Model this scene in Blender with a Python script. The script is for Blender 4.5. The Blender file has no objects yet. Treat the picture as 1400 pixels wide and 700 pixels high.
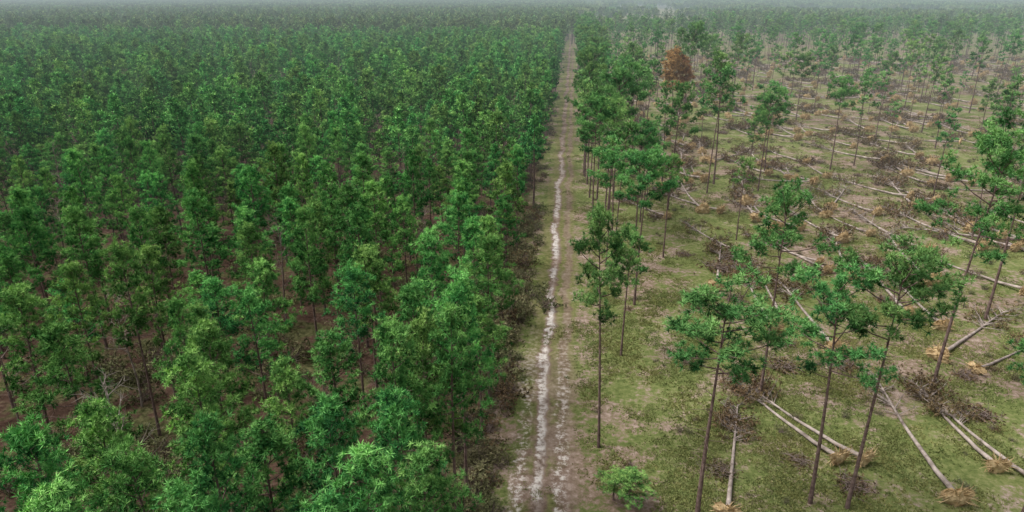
import bpy, math, random
import numpy as np
random.seed(11); rng=np.random.default_rng(11)
scene=bpy.context.scene
COL=scene.collection
PI=math.pi
HC=35.0; PITCH=21.0; YAW=math.radians(4.87)

# ------------------------------------------------------------------ materials
def new_mat(name):
    m=bpy.data.materials.new(name); m.use_nodes=True
    m.cycles.emission_sampling='NONE'
    nt=m.node_tree; nt.nodes.clear()
    o=nt.nodes.new("ShaderNodeOutputMaterial")
    return m,nt,o
def N(nt,t,**kw):
    n=nt.nodes.new(t)
    for k,v in kw.items(): setattr(n,k,v)
    return n
def ramp(nt,stops,fac=None):
    r=N(nt,"ShaderNodeValToRGB"); cr=r.color_ramp
    while len(cr.elements)<len(stops): cr.elements.new(0.5)
    for e,(p,c) in zip(cr.elements,stops):
        e.position=p; e.color=(c[0],c[1],c[2],1) if not np.isscalar(c) else (c,c,c,1)
    if fac is not None: nt.links.new(fac,r.inputs[0])
    return r.outputs[0]
def noise(nt,vec,scale,detail=4,rough=0.55):
    n=N(nt,"ShaderNodeTexNoise"); n.inputs["Scale"].default_value=scale
    n.inputs["Detail"].default_value=detail; n.inputs["Roughness"].default_value=rough
    nt.links.new(vec,n.inputs["Vector"]); return n.outputs[0]
def math_(nt,op,a,b=None,c=None):
    n=N(nt,"ShaderNodeMath",operation=op)
    for i,x in enumerate((a,b,c)):
        if x is None: continue
        if isinstance(x,(int,float)): n.inputs[i].default_value=x
        else: nt.links.new(x,n.inputs[i])
    return n.outputs[0]
def mixc(nt,fac,a,b,mode='MIX'):
    n=N(nt,"ShaderNodeMix",data_type='RGBA',blend_type=mode)
    for i,x in ((0,fac),(6,a),(7,b)):
        if isinstance(x,(int,float)): n.inputs[i].default_value=x
        elif isinstance(x,tuple): n.inputs[i].default_value=(x[0],x[1],x[2],1)
        else: nt.links.new(x,n.inputs[i])
    return n.outputs[2]
def smooth(nt,x,a,b,lo=0.0,hi=1.0):
    n=N(nt,"ShaderNodeMapRange",interpolation_type='SMOOTHSTEP')
    nt.links.new(x,n.inputs[0]); n.inputs[1].default_value=a; n.inputs[2].default_value=b
    n.inputs[3].default_value=lo; n.inputs[4].default_value=hi
    return n.outputs[0]
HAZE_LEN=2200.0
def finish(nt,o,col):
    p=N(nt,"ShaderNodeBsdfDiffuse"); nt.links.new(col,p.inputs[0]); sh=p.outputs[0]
    # painted haze: pale emission mixed into surfaces by distance from world origin
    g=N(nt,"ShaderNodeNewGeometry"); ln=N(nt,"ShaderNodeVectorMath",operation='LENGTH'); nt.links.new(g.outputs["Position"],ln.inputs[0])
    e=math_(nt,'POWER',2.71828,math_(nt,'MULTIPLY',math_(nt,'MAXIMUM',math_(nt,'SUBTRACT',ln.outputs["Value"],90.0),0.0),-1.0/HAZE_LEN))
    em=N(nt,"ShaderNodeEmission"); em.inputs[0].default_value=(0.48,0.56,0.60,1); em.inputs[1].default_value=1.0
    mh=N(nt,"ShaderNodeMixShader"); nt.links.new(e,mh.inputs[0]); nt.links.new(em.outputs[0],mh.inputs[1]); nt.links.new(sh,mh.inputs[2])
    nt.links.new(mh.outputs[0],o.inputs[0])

def foliage(name,dark,light,hue=0.04,val=0.5,sat=1.0,mid=None):
    m,nt,o=new_mat(name)
    a=N(nt,"ShaderNodeAttribute",attribute_name="tint")
    sep=N(nt,"ShaderNodeSeparateColor"); nt.links.new(a.outputs["Color"],sep.inputs[0])
    st=[(0.0,dark),(1.0,light)] if mid is None else [(0.0,dark),(0.5,mid),(1.0,light)]
    c=ramp(nt,st,sep.outputs[0])
    oi=N(nt,"ShaderNodeObjectInfo")
    rnd=math_(nt,'FRACT',math_(nt,'ADD',oi.outputs["Random"],sep.outputs[1]))
    h=N(nt,"ShaderNodeHueSaturation"); nt.links.new(c,h.inputs["Color"])
    nt.links.new(math_(nt,'MULTIPLY_ADD',rnd,-hue,0.5+hue*0.35),h.inputs["Hue"])
    r2=math_(nt,'FRACT',math_(nt,'MULTIPLY',rnd,17.31))
    nt.links.new(math_(nt,'MULTIPLY_ADD',r2,val,1-val/2),h.inputs["Value"])
    h.inputs["Saturation"].default_value=sat
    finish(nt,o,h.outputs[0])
    return m
def bark(name,a,b,scale=3.0):
    m,nt,o=new_mat(name)
    g=N(nt,"ShaderNodeNewGeometry").outputs["Position"]
    n1=noise(nt,g,scale,3)
    c=ramp(nt,[(0.3,a),(0.7,b)],n1)
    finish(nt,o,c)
    return m
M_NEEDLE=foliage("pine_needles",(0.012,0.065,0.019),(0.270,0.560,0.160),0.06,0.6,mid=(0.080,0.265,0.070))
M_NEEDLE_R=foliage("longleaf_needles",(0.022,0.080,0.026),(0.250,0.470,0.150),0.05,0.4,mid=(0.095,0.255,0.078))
M_NEEDLE_FAR=foliage("distant_needles",(0.022,0.070,0.024),(0.200,0.34,0.110),0.07,0.75,sat=0.92)
M_BROWN=foliage("brown_needles",(0.22,0.12,0.06),(0.62,0.38,0.17),0.02,0.4)
M_DEADBRUSH=foliage("dead_brush",(0.06,0.042,0.026),(0.27,0.19,0.11),-0.03,0.6)
M_SCRUB=foliage("scrub_leaves",(0.07,0.085,0.035),(0.32,0.32,0.17),0.06,0.6)
M_TWIG=bark("bare_twigs",(0.15,0.115,0.10),(0.30,0.235,0.21))
M_BARK=bark("pine_bark",(0.09,0.06,0.053),(0.23,0.165,0.148))
M_PALE=bark("weathered_wood",(0.15,0.12,0.105),(0.46,0.39,0.35),1.2)
M_ROOT=bark("root_soil",(0.32,0.21,0.10),(0.70,0.54,0.32),2.0)
M_GRASS=foliage("grass_blades",(0.12,0.15,0.048),(0.30,0.325,0.13),0.05,0.35)

def ground_color(nt,P):
    n_big=noise(nt,P,0.035,3,0.6); n_mid=noise(nt,P,0.22,5,0.65); n_small=noise(nt,P,1.8,5,0.75)
    mixn=math_(nt,'ADD',math_(nt,'MULTIPLY',n_mid,0.4),math_(nt,'MULTIPLY',n_small,0.6))
    grass=ramp(nt,[(0.36,(0.058,0.076,0.025)),(0.46,(0.118,0.145,0.048)),(0.54,(0.18,0.195,0.076)),(0.64,(0.28,0.255,0.145))],mixn)
    soil=ramp(nt,[(0.38,(0.075,0.048,0.037)),(0.48,(0.165,0.11,0.087)),(0.55,(0.25,0.18,0.15)),(0.64,(0.38,0.30,0.26))],mixn)
    sfac=math_(nt,'ADD',math_(nt,'MULTIPLY',n_big,0.30),math_(nt,'ADD',math_(nt,'MULTIPLY',n_mid,0.40),math_(nt,'MULTIPLY',n_small,0.30)))
    field=mixc(nt,smooth(nt,sfac,0.478,0.545,0.0,0.9),grass,soil)
    litter=ramp(nt,[(0.36,(0.035,0.022,0.017)),(0.5,(0.085,0.052,0.038)),(0.64,(0.17,0.115,0.09))],mixn)
    under=mixc(nt,smooth(nt,n_mid,0.48,0.58),litter,ramp(nt,[(0.4,(0.04,0.045,0.018)),(0.6,(0.12,0.115,0.055))],n_small))
    sx=N(nt,"ShaderNodeSeparateXYZ"); nt.links.new(P,sx.inputs[0])
    xw=math_(nt,'ADD',sx.outputs[0],math_(nt,'MULTIPLY',math_(nt,'SUBTRACT',n_mid,0.5),6.0))
    c=mixc(nt,smooth(nt,xw,-8.0,-5.0),under,field)
    return c,mixn,n_mid,n_small,sx
def ground_mat():
    m,nt,o=new_mat("ground_cover")
    P=N(nt,"ShaderNodeNewGeometry").outputs["Position"]
    c,mixn,*_=ground_color(nt,P)
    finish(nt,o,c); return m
def road_mat():
    m,nt,o=new_mat("sandy_track")
    P=N(nt,"ShaderNodeNewGeometry").outputs["Position"]
    c,mixn,n_mid,n_small,sx=ground_color(nt,P)
    X,Y=sx.outputs[0],sx.outputs[1]
    dirt=ramp(nt,[(0.36,(0.10,0.066,0.048)),(0.5,(0.205,0.148,0.115)),(0.64,(0.35,0.28,0.235))],mixn)
    verge=ramp(nt,[(0.36,(0.07,0.08,0.028)),(0.5,(0.16,0.16,0.065)),(0.64,(0.26,0.23,0.13))],mixn)
    sand=ramp(nt,[(0.36,(0.32,0.28,0.25)),(0.6,(0.66,0.62,0.58))],mixn)
    n_long=noise(nt,P,0.06,3,0.6); n_rag=noise(nt,P,0.9,4,0.7)
    wob=math_(nt,'ADD',math_(nt,'MULTIPLY',math_(nt,'SUBTRACT',n_long,0.5),3.0),math_(nt,'ADD',math_(nt,'MULTIPLY',math_(nt,'SUBTRACT',n_mid,0.5),1.4),math_(nt,'MULTIPLY',math_(nt,'SUBTRACT',n_rag,0.5),1.7)))
    xw=math_(nt,'ADD',X,wob)
    bed_in=math_(nt,'MULTIPLY',smooth(nt,xw,-4.4,-3.0),smooth(nt,xw,1.7,0.7,))
    near=smooth(nt,Y,74,44)
    rr=math_(nt,'ABSOLUTE',math_(nt,'SUBTRACT',xw,0.15))
    rl=math_(nt,'ABSOLUTE',math_(nt,'ADD',xw,1.75))
    rutR=smooth(nt,rr,0.8,0.25)
    rutL=smooth(nt,rl,0.52,0.18)
    worn=math_(nt,'MAXIMUM',math_(nt,'MULTIPLY',rutR,0.8),math_(nt,'MAXIMUM',smooth(nt,rl,0.9,0.4),math_(nt,'MULTIPLY',near,smooth(nt,n_mid,0.40,0.52))))
    base=mixc(nt,worn,verge,dirt)
    stripe=math_(nt,'MULTIPLY',rutL,math_(nt,'MULTIPLY',smooth(nt,n_small,0.36,0.56,0.25,1.0),smooth(nt,n_mid,0.38,0.50,0.2,1.0)))
    patch=math_(nt,'MULTIPLY',near,math_(nt,'MULTIPLY',smooth(nt,n_small,0.48,0.60),math_(nt,'MAXIMUM',rutR,smooth(nt,math_(nt,'ABSOLUTE',math_(nt,'ADD',X,3.4)),1.1,0.3))))
    fade=smooth(nt,Y,200,80,0.06,1.0)
    base=mixc(nt,math_(nt,'MULTIPLY',math_(nt,'MAXIMUM',stripe,math_(nt,'MULTIPLY',patch,0.75)),fade),base,sand)
    fin=mixc(nt,bed_in,c,base)
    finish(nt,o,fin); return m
M_GROUND=ground_mat(); M_ROAD=road_mat()

# ------------------------------------------------------------------ mesh builder
class MB:
    def __init__(s): s.v=[];s.f=[];s.m=[];s.t=[];s.g=[];s.n=0
    def add(s,verts,faces,mat,tint,g=0.0):
        verts=np.asarray(verts,float); faces=np.asarray(faces,int)
        s.v.append(verts); s.f.append(faces+s.n); s.m.append(np.full(len(faces),mat,int))
        s.t.append(np.broadcast_to(np.asarray(tint,float),(len(verts),))); s.g.append(np.full(len(verts),g)); s.n+=len(verts)
    def merge(s,o,x,y,rot,sc,g,matmap=None):
        c,n=math.cos(rot),math.sin(rot)
        if not hasattr(o,'V'): o.V=np.concatenate(o.v); o.T=np.concatenate(o.t)
        V=o.V*sc; W=np.stack([V[:,0]*c-V[:,1]*n+x,V[:,0]*n+V[:,1]*c+y,V[:,2]],1)
        s.v.append(W); s.t.append(o.T); s.g.append(np.full(len(W),g))
        for f,m in zip(o.f,o.m):
            s.f.append(f+s.n); s.m.append(np.array([matmap[k] for k in m]) if matmap else m)
        s.n+=len(W)
    def build(s,name,mats):
        v=np.concatenate(s.v); t=np.concatenate(s.t); g=np.concatenate(s.g)
        me=bpy.data.meshes.new(name); nf=sum(len(f) for f in s.f)
        loops=np.concatenate([f.ravel() for f in s.f])
        tot=np.concatenate([np.full(len(f),f.shape[1],int) for f in s.f])
        st=np.concatenate([[0],np.cumsum(tot)[:-1]])
        me.vertices.add(len(v)); me.vertices.foreach_set("co",v.astype(np.float32).ravel())
        me.loops.add(len(loops)); me.loops.foreach_set("vertex_index",loops.astype(np.int32))
        me.polygons.add(nf); me.polygons.foreach_set("loop_start",st.astype(np.int32))
        me.polygons.foreach_set("material_index",np.concatenate(s.m).astype(np.int32))
        for m in mats: me.materials.append(m)
        me.update(calc_edges=True)
        a=me.attributes.new("tint",'FLOAT_COLOR','POINT')
        col=np.stack([t,g,t,np.ones_like(t)],1).astype(np.float32); a.data.foreach_set("color",col.ravel())
        return me
def unit(a): return a/np.maximum(np.linalg.norm(a,axis=-1,keepdims=True),1e-9)
def tube(mb,pts,rad,sides,mat,tint=0.5):
    pts=np.asarray(pts,float); n=len(pts)
    d=unit(np.gradient(pts,axis=0))
    ref=np.array([1.0,0,0]) if abs(d[0][0])<0.8 else np.array([0,0,1.0])
    u=unit(np.cross(d,ref)); w=np.cross(d,u)
    a=np.linspace(0,2*PI,sides,endpoint=False)
    ring=pts[:,None,:]+np.asarray(rad,float)[:,None,None]*(u[:,None,:]*np.cos(a)[None,:,None]+w[:,None,:]*np.sin(a)[None,:,None])
    i=np.arange(n-1)[:,None]*sides; j=np.arange(sides)[None,:]; k=(j+1)%sides
    f=np.stack([i+j,i+k,i+sides+k,i+sides+j],-1).reshape(-1,4)
    mb.add(ring.reshape(-1,3),f,mat,tint)
def tufts(mb,c,d,nb,L,w,spread,mat,tint,r=None):
    r=r or rng
    c=np.asarray(c,float); T=len(c); d=unit(np.asarray(d,float))
    R=unit(r.normal(size=(T,nb,3)))
    dr=unit(d[:,None,:]*(1-spread)+R*spread)
    s=unit(np.cross(dr,unit(r.normal(size=(T,nb,3)))))
    l=L*r.uniform(0.65,1.15,size=(T,nb,1)); 
    cc=c[:,None,:]
    p0=cc-s*w*0.5; p1=cc+s*w*0.5; p2=cc+dr*l
    v=np.stack([p0,p1,p2],2).reshape(-1,3)
    f=np.arange(len(v)).reshape(-1,3)
    tt=np.repeat(np.asarray(tint,float)[:,None],nb,1)+r.uniform(-0.1,0.1,size=(T,nb))
    tt=np.clip(tt,0,1); tt=np.repeat(tt.reshape(-1),3)
    mb.add(v,f,mat,tt)

def pine(h=16,crown=0.5,R=2.4,nbr=42,sub=6,tpb=3,nb=14,L=0.42,w=0.07,sides=6,shape=0.75,lean=0.3,stubs=6,r0=0.16,droop=0.0,density=1.0,bw=0.035,clump=0.42,puff=0.35):
    mb=MB(); r=rng
    bx,by=r.uniform(-lean,lean,2)
    def axis(z):
        t=z/h; return np.array([bx*t*t+0.08*math.sin(3*t+bx*9),by*t*t+0.08*math.cos(4*t+by*7)-0.08,z])
    zs=np.linspace(-0.2,h-0.25,9 if sides>4 else 5); tube(mb,[axis(z) for z in zs],[r0*(1.15 if i==0 else 1)*(1-0.8*(z/h)) for i,z in enumerate(zs)],sides,0,0.5)
    z0=h*(1-crown); C=[];D=[];T=[]
    ang=r.uniform(0,2*PI)
    for i in range(nbr):
        t=((i+r.uniform(0,1))/nbr); t=t**0.9
        z=z0+(h-0.3-z0)*t
        ang+=2.399+r.uniform(-0.5,0.5)
        prof=min(1.0,0.55+t*2.2)*(1-t)**shape+0.14
        ln=R*prof*r.uniform(0.5,1.25)
        if r.uniform()>density: ln*=0.4
        el=math.radians(-8+ 55*t+r.uniform(-12,12)-droop)
        a=axis(z); dh=np.array([math.cos(ang),math.sin(ang),0])
        pts=[a+dh*ln*s*math.cos(el)+np.array([0,0,ln*s*math.sin(el)+0.28*ln*s*s]) for s in (0,0.35,0.7,1.0)]
        if bw: tube(mb,pts,[bw*1.2,bw*0.9,bw*0.6,bw*0.25],3,0,0.5)
        bt=r.uniform(0.15,0.6)
        side=np.array([-dh[1],dh[0],0])
        ns=max(2,int(sub*(0.45+0.75*ln/R)))
        for k in range(ns):
            s=r.uniform(0.45,1.0) if k else 1.0
            base=pts[0]*(1-s)+pts[3]*s; base=base+np.array([0,0,-0.28*ln*s*(1-s)])
            off=side*r.normal()*0.28*ln*(1.1-s*0.5)+dh*r.normal()*0.1+np.array([0,0,r.uniform(0.0,0.30)*min(1.2,ln)])
            e=base+off; kt=r.uniform(-0.22,0.22)
            if bw and k<3: tube(mb,[base,(base+e)/2+np.array([0,0,-0.03]),e],[bw*0.5,bw*0.4,bw*0.2],3,0,0.5)
            for q in range(tpb):
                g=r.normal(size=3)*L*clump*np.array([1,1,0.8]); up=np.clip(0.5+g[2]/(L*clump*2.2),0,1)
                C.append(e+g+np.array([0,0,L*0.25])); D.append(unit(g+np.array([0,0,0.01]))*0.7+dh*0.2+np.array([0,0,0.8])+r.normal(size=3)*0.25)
                T.append(np.clip(bt+kt+puff*(up-0.4)+0.25*(s-0.7)+0.12*t,0.0,1))  # puff tops brighter, undersides darker: light and shade put into the tint
    top=axis(h-0.25)
    for q in range(tpb*2):
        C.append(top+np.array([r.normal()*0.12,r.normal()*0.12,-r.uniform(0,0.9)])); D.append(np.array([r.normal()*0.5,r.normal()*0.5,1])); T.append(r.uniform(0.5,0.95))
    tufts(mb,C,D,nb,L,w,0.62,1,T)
    for i in range(stubs):
        z=r.uniform(0.3,1-crown+0.05)*h; a=axis(z); an=r.uniform(0,2*PI); ln=r.uniform(0.4,1.6)
        e=a+np.array([math.cos(an)*ln,math.sin(an)*ln,r.uniform(-0.2,0.3)*ln])
        tube(mb,[a,(a+e)/2,e],[0.03,0.02,0.008],3,0,0.5)
    return mb

def bare_tree(h,nbr=26,R=2.6,tuft=False,start=0.35,r0=0.13,sides=6):
    mb=MB(); r=rng
    ax=lambda z:np.array([0.25*math.sin(z*0.4),0.2*math.cos(z*0.35)-0.2,z])
    zs=np.linspace(-0.2,h,9); tube(mb,[ax(z) for z in zs],[r0*(1-0.85*z/h) for z in zs],sides,0)
    C=[];D=[];T=[]
    for i in range(nbr):
        t=(i+r.uniform())/nbr; z=h*(start+(0.98-start)*t); an=r.uniform(0,2*PI); ln=R*(1-t*0.7)*r.uniform(0.5,1.2)
        el=math.radians(r.uniform(15,55)); a=ax(z); d=np.array([math.cos(an)*math.cos(el),math.sin(an)*math.cos(el),math.sin(el)])
        p=[a,a+d*ln*0.4,a+d*ln*0.75+np.array([0,0,0.1*ln]),a+d*ln+np.array([0,0,0.25*ln])]
        tube(mb,p,[0.045,0.03,0.02,0.008],3,0)
        for k in range(6):
            s=r.uniform(0.3,1); b=a+d*ln*s; e=b+unit(d+r.normal(size=3)*0.7)*r.uniform(0.4,1.0)
            tube(mb,[b,(b+e)/2,e],[0.018,0.012,0.005],3,0)
            if tuft:
                for q in range(3): C.append(e+r.normal(size=3)*0.2); D.append(d+r.normal(size=3)*0.5); T.append(r.uniform(0.2,0.9))
    if tuft: tufts(mb,C,D,14,0.45,0.12,0.8,1,T)
    return mb

def shrub(name,R=1.2,h=1.2,mats=None,nt_=110,nb=9,L=0.26,w=0.09,twig=36):
    mb=MB(); r=rng
    for i in range(twig):
        an=r.uniform(0,2*PI); q=r.uniform(0.2,1.0)*R
        b=np.array([r.normal()*0.2*R,r.normal()*0.2*R,0]); e=np.array([math.cos(an)*q,math.sin(an)*q,h*r.uniform(0.4,1.15)*(1-0.5*(q/R)**2)])
        tube(mb,[b,(b+e)/2+r.normal(size=3)*0.08,e],[0.022,0.015,0.006],3,0)
    k=5; cl=np.stack([r.normal(size=k)*R*0.45,r.normal(size=k)*R*0.45,r.uniform(0.2,0.6,k)*h],1)
    idx=r.integers(0,k,nt_); C=cl[idx]+r.normal(size=(nt_,3))*np.array([R*0.3,R*0.3,h*0.24]); C[:,2]=np.abs(C[:,2])
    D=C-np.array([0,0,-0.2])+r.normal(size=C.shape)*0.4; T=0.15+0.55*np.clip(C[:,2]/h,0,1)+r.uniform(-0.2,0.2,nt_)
    tufts(mb,C,D,nb,L,w,0.8,1,np.clip(T,0,1)); return mb.build(name,mats)

def fallen(name,L0=17,leafy=1.0,root=True):
    mb=MB(); r=rng
    bend=r.uniform(-0.5,0.5)
    ax=lambda s:np.array([bend*math.sin(s/L0*PI)*0.6,s,0.22+0.10*math.sin(s*0.5)+ (0.5*(1-s/3) if s<3 else 0)])
    ss=np.linspace(0.1,L0,12); tube(mb,[ax(s) for s in ss],[0.20*(1-0.68*s/L0) for s in ss],8,0,0.5)
    C=[];D=[];T=[]
    for i in range(24):
        s=L0*r.uniform(0.62,1.0); a=ax(s); sd=r.choice([-1,1]); ln=r.uniform(0.6,2.5)
        d=unit(np.array([sd*r.uniform(0.5,1.0),r.uniform(0.2,1.0),r.uniform(-0.02,0.55)]))
        p=[a,a+d*ln*0.5,a+d*ln+np.array([0,0,-0.1])]; 
        for q in p: q[2]=max(q[2],0.05)
        tube(mb,p,[0.06,0.04,0.012],4,0)
        for k in range(5):
            f=r.uniform(0.3,1); b=a+d*ln*f; e=b+unit(d+r.normal(size=3)*0.7)*r.uniform(0.3,0.9); e[2]=max(0.05,e[2])
            tube(mb,[b,(b+e)/2,e],[0.02,0.015,0.006],3,0)
            if r.uniform()<leafy:
                for q in range(4):
                    c=e+r.normal(size=3)*0.25; c[2]=abs(c[2]); C.append(c); D.append(d+r.normal(size=3)*0.6); T.append(r.uniform(0.05,0.9))
    if C: tufts(mb,C,D,8,0.34,0.08,0.85,1,T)
    if root:
        nr,na=5,18; vs=[];fs=[]
        for sidez in (0,1):
            for i in range(nr+1):
                for j in range(na):
                    an=2*PI*j/na; q=0.9*i/nr*(1+0.22*math.sin(an*3+bend*7)+0.1*r.normal())
                    dz=(-0.30 if sidez==0 else 0.22)*(1-(i/nr)**2)+r.normal()*0.06
                    vs.append([q*math.cos(an)*1.05,dz-0.1,max(-0.1,0.6+q*math.sin(an)*0.95)])
            o=sidez*(nr+1)*na
            for i in range(nr):
                for j in range(na):
                    k=(j+1)%na; fs.append([o+i*na+j,o+i*na+k,o+(i+1)*na+k,o+(i+1)*na+j])
        mb.add(vs,fs,2,0.5)
        for i in range(46):
            an=r.uniform(-0.5,PI+0.5); b=np.array([math.cos(an)*0.3,-0.15,0.6+math.sin(an)*0.3]); ln=r.uniform(0.5,1.25)
            d=unit(np.array([math.cos(an),r.uniform(-0.75,0.35),math.sin(an)*0.9])); e=b+d*ln; m=(b+e)/2+r.normal(size=3)*0.12
            e[2]=max(e[2],0.03)+0; tube(mb,[b,m,e+r.normal(size=3)*0.05],[0.07,0.04,0.01],4,2)
    return mb.build(name,[M_PALE,M_DEADBRUSH,M_ROOT])

def brush(name,R=1.7):
    mb=MB(); r=rng
    for i in range(60):
        an=r.uniform(0,2*PI); b=np.array([r.normal()*R*0.4,r.normal()*R*0.4,r.uniform(0.05,0.5)]); ln=r.uniform(0.8,2.2)
        e=b+np.array([math.cos(an),math.sin(an),r.uniform(-0.15,0.35)])*ln; e[2]=max(0.04,e[2])
        tube(mb,[b,(b+e)/2+r.normal(size=3)*0.08,e],[0.035,0.025,0.008],3,0)
    n=120; C=np.stack([r.normal(size=n)*R*0.5,r.normal(size=n)*R*0.5,np.abs(r.normal(size=n))*0.30],1)
    tufts(mb,C,r.normal(size=(n,3)),8,0.30,0.09,0.85,1,r.uniform(0,0.9,n)); return mb.build(name,[M_TWIG,M_DEADBRUSH])

def grass_patch(name,R=2.0,ncl=14,n=16,hh=0.20):
    mb=MB(); r=rng
    cx=r.normal(size=ncl)*R*0.5; cyy=r.normal(size=ncl)*R*0.5; sz=r.uniform(0.15,0.42,ncl)
    i=np.repeat(np.arange(ncl),n)
    c=np.stack([cx[i]+r.normal(size=len(i))*sz[i],cyy[i]+r.normal(size=len(i))*sz[i],np.zeros(len(i))],1)
    ct=r.uniform(0.15,0.85,ncl)
    tufts(mb,c,np.stack([r.normal(size=len(i))*0.6,r.normal(size=len(i))*0.6,np.ones(len(i))],1),3,hh,0.07,0.45,0,np.clip(ct[i]+r.uniform(-0.1,0.1,len(i)),0,1)); return mb.build(name,[M_GRASS])

# ------------------------------------------------------------------ variants
ML=[M_BARK,M_NEEDLE]; MR=[M_BARK,M_NEEDLE_R]
U=random.uniform
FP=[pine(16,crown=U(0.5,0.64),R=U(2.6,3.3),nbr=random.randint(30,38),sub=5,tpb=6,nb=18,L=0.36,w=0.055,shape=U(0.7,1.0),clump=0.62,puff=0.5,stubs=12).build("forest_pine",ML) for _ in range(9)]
FMb=[pine(16,crown=U(0.48,0.62),R=U(2.5,3.2),nbr=26,sub=4,tpb=3,nb=8,L=0.60,w=0.20,shape=U(0.7,1.0),sides=4,stubs=1,bw=0,puff=0.45) for _ in range(10)]
FFb=[pine(16,crown=0.52,R=2.9,nbr=15,sub=3,tpb=1,nb=6,L=1.35,w=0.65,sides=3,stubs=0,bw=0,shape=0.9) for _ in range(6)]
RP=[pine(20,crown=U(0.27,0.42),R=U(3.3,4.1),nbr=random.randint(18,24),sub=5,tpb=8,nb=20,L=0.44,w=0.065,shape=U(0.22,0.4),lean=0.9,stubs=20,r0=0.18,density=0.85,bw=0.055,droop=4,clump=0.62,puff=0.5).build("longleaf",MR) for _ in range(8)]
RM=[pine(20,crown=U(0.26,0.44),R=U(2.3,3.5),nbr=random.randint(12,18),sub=4,tpb=4,nb=9,L=0.62,w=0.16,shape=0.38,lean=1.0,stubs=6,r0=0.17,density=0.8,bw=0.05,sides=4,droop=6,puff=0.45).build("longleaf_mid",MR) for _ in range(9)]
DEAD=bare_tree(15,nbr=26,R=2.9,start=0.45).build("dead_tree",[M_PALE])
BAREb=[bare_tree(13,nbr=22,R=2.8,start=0.3,sides=4) for _ in range(3)]
BARE=[b.build("bare_hardwood",[M_TWIG]) for b in BAREb]
BRNb=[bare_tree(15,nbr=34,R=2.8,tuft=True,start=0.5) for _ in range(2)]
BRN=[b.build("brown_tree",[M_BARK,M_BROWN]) for b in BRNb]
SH=[shrub("scrub",1.5,1.6,[M_TWIG,M_SCRUB]) for _ in range(4)]
SHR=[shrub("red_scrub",1.5,1.5,[M_TWIG,M_DEADBRUSH],nt_=70) for _ in range(2)]
FAL=[fallen("fallen",17,leafy=l) for l in (0.7,0.5,0.3,0.6,0.1)]
BR=[brush("brush") for _ in range(4)]
GR=[grass_patch("grass") for _ in range(6)]
def stand(name,src,n,sp,mats,smin,smax,pbare=0.0,pdrop=0.07):
    mb=MB(); half=(n-1)/2
    for i in range(n):
        for j in range(n):
            if random.random()<pdrop: continue
            x=(i-half)*sp+U(-0.4,0.4)*sp; y=(j-half)*sp+U(-0.4,0.4)*sp; g=random.random()
            if random.random()<pbare: mb.merge(random.choice(BAREb),x,y,U(0,6.28),U(0.8,1.15),g,{0:2})
            else: mb.merge(random.choice(src),x,y,U(0,6.28),U(smin,smax),g)
    return mb.build(name,mats)
SPM=4.6; NM=4; TM=SPM*NM
MM=[M_BARK,M_NEEDLE,M_TWIG]
STM=[stand("stand",FMb,NM,SPM,MM,0.62,1.14,0.04 if k<8 else 0.42) for k in range(11)]
SPF=5.6; NF=6; TF=SPF*NF
STF=[stand("far_stand",FFb,NF,SPF,[M_BARK,M_NEEDLE_FAR],0.70,1.22) for k in range(7)]
STS=[stand("open_stand",FFb,5,SPF*1.6,[M_BARK,M_NEEDLE_FAR],0.8,1.2,0,0.4) for k in range(4)]
def patch(name):
    mb=MB(); r=rng
    for i in range(26):
        x,y=r.uniform(-11,11,2); h=r.uniform(12,17.5)
        n=14; c=np.stack([x+r.normal(size=n)*1.1,y+r.normal(size=n)*1.1,h-np.abs(r.normal(size=n))*2.6],1)
        tufts(mb,c,np.tile([0,0,1.0],(n,1))+r.normal(size=(n,3))*0.5,5,1.9,1.2,0.7,0,np.clip(r.uniform(0.1,0.8)+r.uniform(-0.2,0.2,n),0,1))
    return mb.build(name,[M_NEEDLE_FAR])
PA=[patch("far_canopy") for _ in range(4)]

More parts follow.
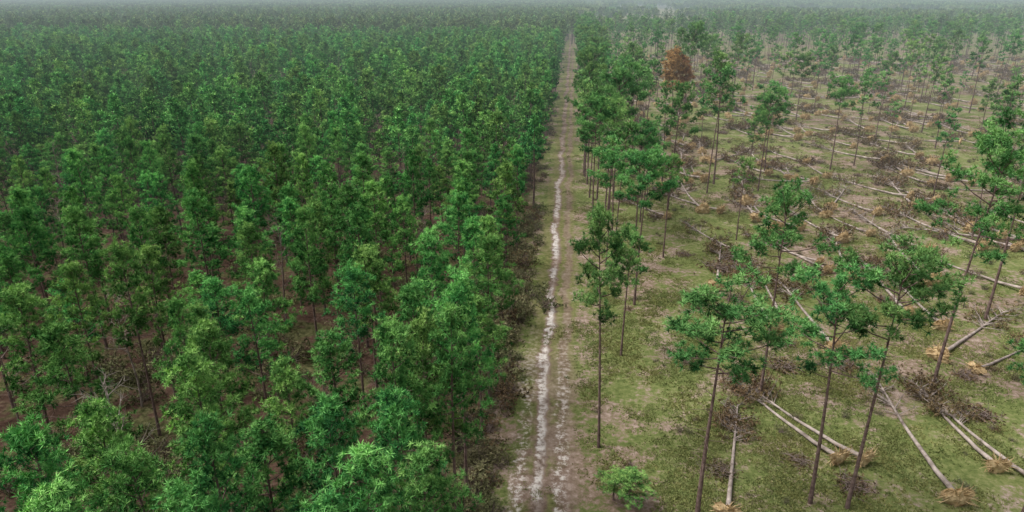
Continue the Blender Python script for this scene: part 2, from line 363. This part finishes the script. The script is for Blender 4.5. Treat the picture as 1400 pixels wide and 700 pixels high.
# ------------------------------------------------------------------ placing
def place(name,me,x,y,h_scale=1.0,rot=None,xy=None,z=0):
    o=bpy.data.objects.new(name,me); COL.objects.link(o)
    o.location=(x,y,z); o.rotation_euler=(0,0,random.uniform(0,2*PI) if rot is None else rot)
    k=xy if xy else h_scale; o.scale=(k,k,h_scale); return o
def scatter(name,meshes,pts,zrot=None):
    pts=np.asarray(pts,float)
    if len(pts)==0: return
    src=bpy.data.collections.new(name+"_source")
    for i,m in enumerate(meshes):
        o=bpy.data.objects.new("%s_part_%02d"%(name,i),m); src.objects.link(o)
    me=bpy.data.meshes.new(name); me.vertices.add(len(pts))
    co=np.zeros((len(pts),3),np.float32); co[:,:2]=pts[:,:2]; me.vertices.foreach_set("co",co.ravel())
    a=me.attributes.new("rz",'FLOAT_VECTOR','POINT'); rv=np.zeros((len(pts),3),np.float32); rv[:,2]=pts[:,2]; a.data.foreach_set("vector",rv.ravel())
    a=me.attributes.new("sc",'FLOAT','POINT'); a.data.foreach_set("value",pts[:,3].astype(np.float32))
    a=me.attributes.new("vi",'INT','POINT'); a.data.foreach_set("value",pts[:,4].astype(np.int32))
    ob=bpy.data.objects.new(name,me); COL.objects.link(ob)
    ng=bpy.data.node_groups.new(name+"_gn",'GeometryNodeTree')
    ng.interface.new_socket("Geometry",in_out='INPUT',socket_type='NodeSocketGeometry')
    ng.interface.new_socket("Geometry",in_out='OUTPUT',socket_type='NodeSocketGeometry')
    gi=ng.nodes.new("NodeGroupInput"); go=ng.nodes.new("NodeGroupOutput")
    ci=ng.nodes.new("GeometryNodeCollectionInfo"); ci.inputs[0].default_value=src; ci.inputs[1].default_value=True; ci.inputs[2].default_value=True
    ip=ng.nodes.new("GeometryNodeInstanceOnPoints"); ip.inputs["Pick Instance"].default_value=True
    def na(n,t):
        x=ng.nodes.new("GeometryNodeInputNamedAttribute"); x.data_type=t; x.inputs[0].default_value=n; return x.outputs[0]
    L=ng.links.new
    L(gi.outputs[0],ip.inputs["Points"]); L(ci.outputs[0],ip.inputs["Instance"])
    L(na("vi",'INT'),ip.inputs["Instance Index"]); L(na("rz",'FLOAT_VECTOR'),ip.inputs["Rotation"]); L(na("sc",'FLOAT'),ip.inputs["Scale"])
    L(ip.outputs[0],go.inputs[0])
    md=ob.modifiers.new("scatter",'NODES'); md.node_group=ng
    return ob
cy,sy=math.cos(YAW),math.sin(YAW)
def inview(x,y,margin=22):
    Yc=y*cy-x*sy; Xc=x*cy+y*sy
    return Yc>5 and abs(Xc)<0.80*Yc+margin
R_=lambda n:random.randrange(n)

def sheet(name,x0,x1,y0,y1,z,mat):
    me=bpy.data.meshes.new(name); me.from_pydata([(x0,y0,z),(x1,y0,z),(x1,y1,z),(x0,y1,z)],[],[(0,1,2,3)]); me.materials.append(mat)
    o=bpy.data.objects.new(name,me); COL.objects.link(o); return o
sheet("ground",-9000,9000,-1500,12000,0,M_GROUND)
sheet("dirt_road",-5.8,3.0,-60,1500,0.01,M_ROAD)

LT=[(-56,63),(-48,60),(-38,40),(-32,36),(-34,46),(-36,52),(-38,64),(-23,44),(-22,36),(-16,33),(-25,50),(-24,28),(-20,25),(-24,24),(-16,25),(-15,28),(-15,38),(-17,49),(-17,53),(-11,45),(-8.5,29),(-11,51),(-12,70),(-8.5,59),(-8,85),(-7,41),(-7,37),(-9,38),(-9,25),(-6.5,26),(-11.5,28),(-10,23),(-10,35),(-16,22),(-21,21)]
gaps=[(-26,96,5),(-8,74,6),(-9,64,3),(-28,42,3.5),(-13,60,3),(-42,56,3.5),(-19,40,2.8),(-29,58,3)]
pts=[];placed=list(LT)
for x,y in LT: place("pine_tree",FP[R_(9)],x,y,random.uniform(0.90,1.08),xy=random.uniform(0.85,1.0))
def far_ok(x,y,d):
    for a,b in placed:
        if abs(a-x)<d and abs(b-y)<d and (a-x)**2+(b-y)**2<d*d: return False
    return True
for i in range(9000):
    y=random.uniform(8,112); x=random.uniform(-120,-6.3)
    if not inview(x,y,12): continue
    if any((x-a)**2+(y-b)**2<r*r for a,b,r in gaps): continue
    if not far_ok(x,y,4.7 if y<60 else 4.3): continue
    placed.append((x,y))
    if random.random()<0.06: place("bare_tree",BARE[R_(3)],x,y,random.uniform(0.8,1.1))
    else: place("pine_tree",FP[R_(9)],x,y,random.uniform(0.6,1.05),xy=random.uniform(0.7,0.95))
place("dead_pine_tree",DEAD,-25,30,1.05)
place("dead_pine_tree",DEAD,-38,50,0.8)
mid=[]
yy=112.0+TM/2
while yy<430:
    x=-5.2-TM/2
    while x>-480:
        if inview(x,yy,18):
            patchy=math.sin(x*0.035+1)*math.sin(yy*0.02+0.5)
            v=8+R_(3) if patchy>0.5 else R_(8)
            mid.append((x,yy,random.choice([0,PI/2,PI,-PI/2]),1.0,v))
        x-=TM
    yy+=TM
yend=yy-TM/2
scatter("pine_forest",STM,mid)
place("brown_pine_tree",BRN[0],-128,128,1.1); place("brown_pine_tree",BRN[1],-125,131,1.0)
far=[]
yy=yend+TF/2
while yy<900:
    x=(-5.5-TF/2 if yy<520 else 3.0-TF/2)
    while x>-950:
        if inview(x,yy,25): far.append((x,yy,random.choice([0,PI/2,PI,-PI/2]),1.0,R_(7)))
        x-=TF
    yy+=TF
yf=yy-TF/2
T2=SPF*1.6*5
yy=540.0
while yy<900:
    x=8+T2/2
    while x<950:
        if inview(x,yy,25) and not (20<x<150 and 660<yy<860):
            far.append((x,yy,random.choice([0,PI/2,PI,-PI/2]),1.0,7+R_(4)))
            if yy>700 and math.sin(x*0.013)+math.sin(yy*0.02)>0.3: far.append((x,yy,0,1.0,R_(7)))
        x+=T2
    yy+=T2
scatter("distant_pine_forest",STF+STS,far)
fp=[]
yy=yf+10
while yy<9500:
    st=21*(1+max(0,(yy-1500)/2000)); x=-st/2
    xs=[]
    while x>-8000: xs.append(x); x-=st
    x=st/2
    while x<8000: xs.append(x); x+=st
    for x in xs:
        px=x+random.uniform(-3,3); py=yy+random.uniform(-3,3)
        if not inview(px,py,60): continue
        if px>0:
            if 30<px<260 and 900<py<1900 and random.random()<0.9: continue
            if py<3500 and math.sin(px*0.006+2)*math.sin(py*0.004)>0.55: continue
        fp.append((px,py,random.choice([0,PI/2,PI,-PI/2]),random.uniform(0.95,1.1)*st/21,R_(4)))
    yy+=st
scatter("distant_forest_canopy",PA,fp)

us=[]
for i in range(1100):
    y=random.uniform(15,170); x=random.uniform(-130,-6.0)
    if inview(x,y,8): us.append((x,y,random.uniform(0,6.28),random.uniform(0.4,1.1),R_(6)))
for a,b,r in gaps:
    for i in range(int(r*r*0.5)):
        t=random.uniform(0,2*PI); q=r*math.sqrt(random.random())
        us.append((a+q*math.cos(t),b+q*math.sin(t),t,random.uniform(0.7,1.5),R_(4)))
for i in range(330):
    y=random.uniform(38,110) if random.random()<0.7 else random.uniform(36,260); us.append((random.uniform(-9.5,-4.6),y,random.uniform(0,6.28),random.uniform(0.35,1.0),R_(6)))
scatter("forest_undergrowth",SH+SHR,us)

RT=[(3.2,47.4,18.9),(9.9,39.1,16.7),(18.5,42.0,17.4),(21.0,41.9,18.8),(35.3,59.8,22.0),(48.3,75.1,23.0),(18.2,56.4,18.6),(8.4,75.6,17.2),(5.9,63.2,12.7),(13.6,92.0,13.5),
(28.4,133.4,22.7),(32.1,201.4,25.0),(40.7,143.3,16.8),(36.5,139.8,11.9),(17.4,115.3,19.4),(7.1,114.4,22.0),(3.8,102.4,19.4),(8.6,124.8,16.0),(128.3,338.7,20.4),(55.5,147.7,17.6),(136.6,276.2,16.5),(98.9,173.7,14.8),
(32.3,41.0,16.1),(65.7,206.7,17.6),(102.2,237.4,16.3),(10.6,99.5,16),(3,140,22),(4,170,21),(13,171,19),(19,181,17),(53,233,21),(36,129,17),(72,105,22),(46,249,20),(100,295,20),(5.5,88,15),(6,108,18),(4,122,17),(12,108,15)]
placedR=[(a,b) for a,b,_ in RT]
for i,(x,y,h) in enumerate(RT):
    k=min(1.05,max(0.68,h/20))
    if i==0: k=0.7
    if i==1: k=1.12
    o=place("pine_tree",RP[i%8],x,y,h/20*1.03,xy=k)
    o.rotation_euler[0]=random.uniform(-0.03,0.03); o.rotation_euler[1]=random.uniform(-0.03,0.03)
place("brown_pine_tree",BRN[0],27.5,191.8,1.4); place("brown_pine_tree",BRN[1],29.5,192.8,1.25)
place("young_pine_tree",FP[0],5.2,40.5,0.2,xy=0.6); place("young_pine_tree",FP[3],4.0,41.2,0.16,xy=0.5)
rs=[]
def okR(x,y,d): return all((a-x)**2+(b-y)**2>d*d for a,b in placedR)
for i in range(1500):
    y=random.uniform(95,600); x=random.uniform(2.5,480)
    if not inview(x,y,15): continue
    if y<250 and random.random()<0.6: continue
    if okR(x,y,5): placedR.append((x,y)); rs.append((x,y,random.uniform(0,6.28),random.uniform(0.55,1.1),R_(9)))
for i in range(170):
    y=random.uniform(85,560); x=2.8+abs(random.gauss(0,6))
    if y<130 and random.random()<0.6: continue
    rs.append((x,y,random.uniform(0,6.28),random.uniform(0.65,1.1),R_(9)))
scatter("scattered_pine_trees",RM,rs)

LG=[(29,43,4,18),(36,45,-10,12),(34,47,-2,10),(23,70,2,18),(19,81,13,18),(35,88,-19,13),(42,72,4,16),(47,85,7,20),(65,99,-17,16),(52,115,-16,17),(60,119,11,22),(37,86,13,20),(23,114,-3,20),(31,110,3,19),(45,137,8,14),(57,83,-26,17),(63,107,5,22),(65,103,-3,22),(12,40,15,15),(24,47,-31,10),(43,113,5,15),(30,152,6,20),(76,140,-16,22),(69,143,8,22),(105,188,1,22),(48,135,-73,15),(82,141,-10,18),(22,47,-25,11)]
for i,(x,y,az,ln) in enumerate(LG):
    k=max(0.78,min(1.2,ln/17)); o=place("fallen_pine_tree",FAL[R_(5)],x,y,k,rot=math.radians(-az)); o.scale=(max(k,0.95),k,max(k,0.95))
fl=[];bp=[]
for i in range(950):
    y=random.uniform(62,430); x=random.uniform(14,380)
    if not inview(x,y,15): continue
    az=random.gauss(-10,14) if random.random()<0.87 else random.uniform(-80,80)
    fl.append((x,y,math.radians(-az),random.uniform(0.8,1.3),R_(5)))
scatter("fallen_pine_trees",FAL,fl)
for i in range(480):
    y=random.uniform(38,480)if random.random()<0.8 else random.uniform(38,120); x=random.uniform(9,420)
    if inview(x,y,15): bp.append((x,y,random.uniform(0,6.28),random.uniform(0.35,1.05),R_(4)))
scatter("brush_piles",BR,bp)
for x,y,s in [(15,52,0.8),(22,62,1),(37,55,0.9),(21,88,1.4),(24,92,1.3),(38,98,1.3),(33,88,1.0),(12.5,45,.7),(19,47,.6)]:
    place("brush_pile",BR[R_(4)],x,y,s)
ws=[]
for i in range(1100):
    y=random.uniform(36,200); x=random.uniform(3,160)
    if inview(x,y,5): ws.append((x,y,random.uniform(0,6.28),random.uniform(0.15,0.45),R_(6)))
scatter("field_weeds",SH+SHR,ws)
gs=[]
for i in range(5500):
    y=34+ (random.random()**1.3)*190; x=random.uniform(-5,0.95*y+12)
    if -5<x<2.4 and random.random()<(0.95 if y<60 else 0.85): continue
    cl=math.sin(x*0.5+math.sin(y*0.3)*2)*math.sin(y*0.4+math.sin(x*0.25)*2)
    if random.random()>0.5+0.6*cl: continue
    if inview(x,y,3): gs.append((x,y,random.uniform(0,6.28),random.uniform(0.6,1.2),R_(6)))
scatter("grass",GR,gs)

# ------------------------------------------------------------------ light
w=bpy.data.worlds.new("World"); scene.world=w; w.use_nodes=True; nt=w.node_tree
bg=nt.nodes["Background"]; sk=nt.nodes.new("ShaderNodeTexSky"); sk.sky_type='NISHITA'; sk.sun_disc=False
EL,AZ=math.radians(58),math.radians(-95)
sk.sun_elevation=EL; sk.sun_rotation=AZ; sk.dust_density=4; sk.air_density=1.2
hs=nt.nodes.new("ShaderNodeHueSaturation"); hs.inputs["Saturation"].default_value=0.2
nt.links.new(sk.outputs[0],hs.inputs["Color"]); nt.links.new(hs.outputs[0],bg.inputs[0]); bg.inputs[1].default_value=0.15
ld=bpy.data.lights.new("sun",'SUN'); ld.energy=3.2; ld.angle=math.radians(25); ld.color=(1,0.96,0.9)
lo=bpy.data.objects.new("sun",ld); COL.objects.link(lo)
from mathutils import Vector
sd=Vector((math.sin(AZ)*math.cos(EL),math.cos(AZ)*math.cos(EL),math.sin(EL)))
lo.rotation_euler=sd.to_track_quat('Z','Y').to_euler()
cd=bpy.data.cameras.new("camera"); cd.lens=24; cd.sensor_width=36; cd.clip_end=20000; cd.clip_start=0.5
cam=bpy.data.objects.new("camera",cd); COL.objects.link(cam); cam.location=(0,0,HC)
cam.rotation_euler=(math.radians(90-PITCH),0,YAW); scene.camera=cam
scene.view_settings.view_transform='Standard'; scene.view_settings.look='None'; scene.view_settings.exposure=0
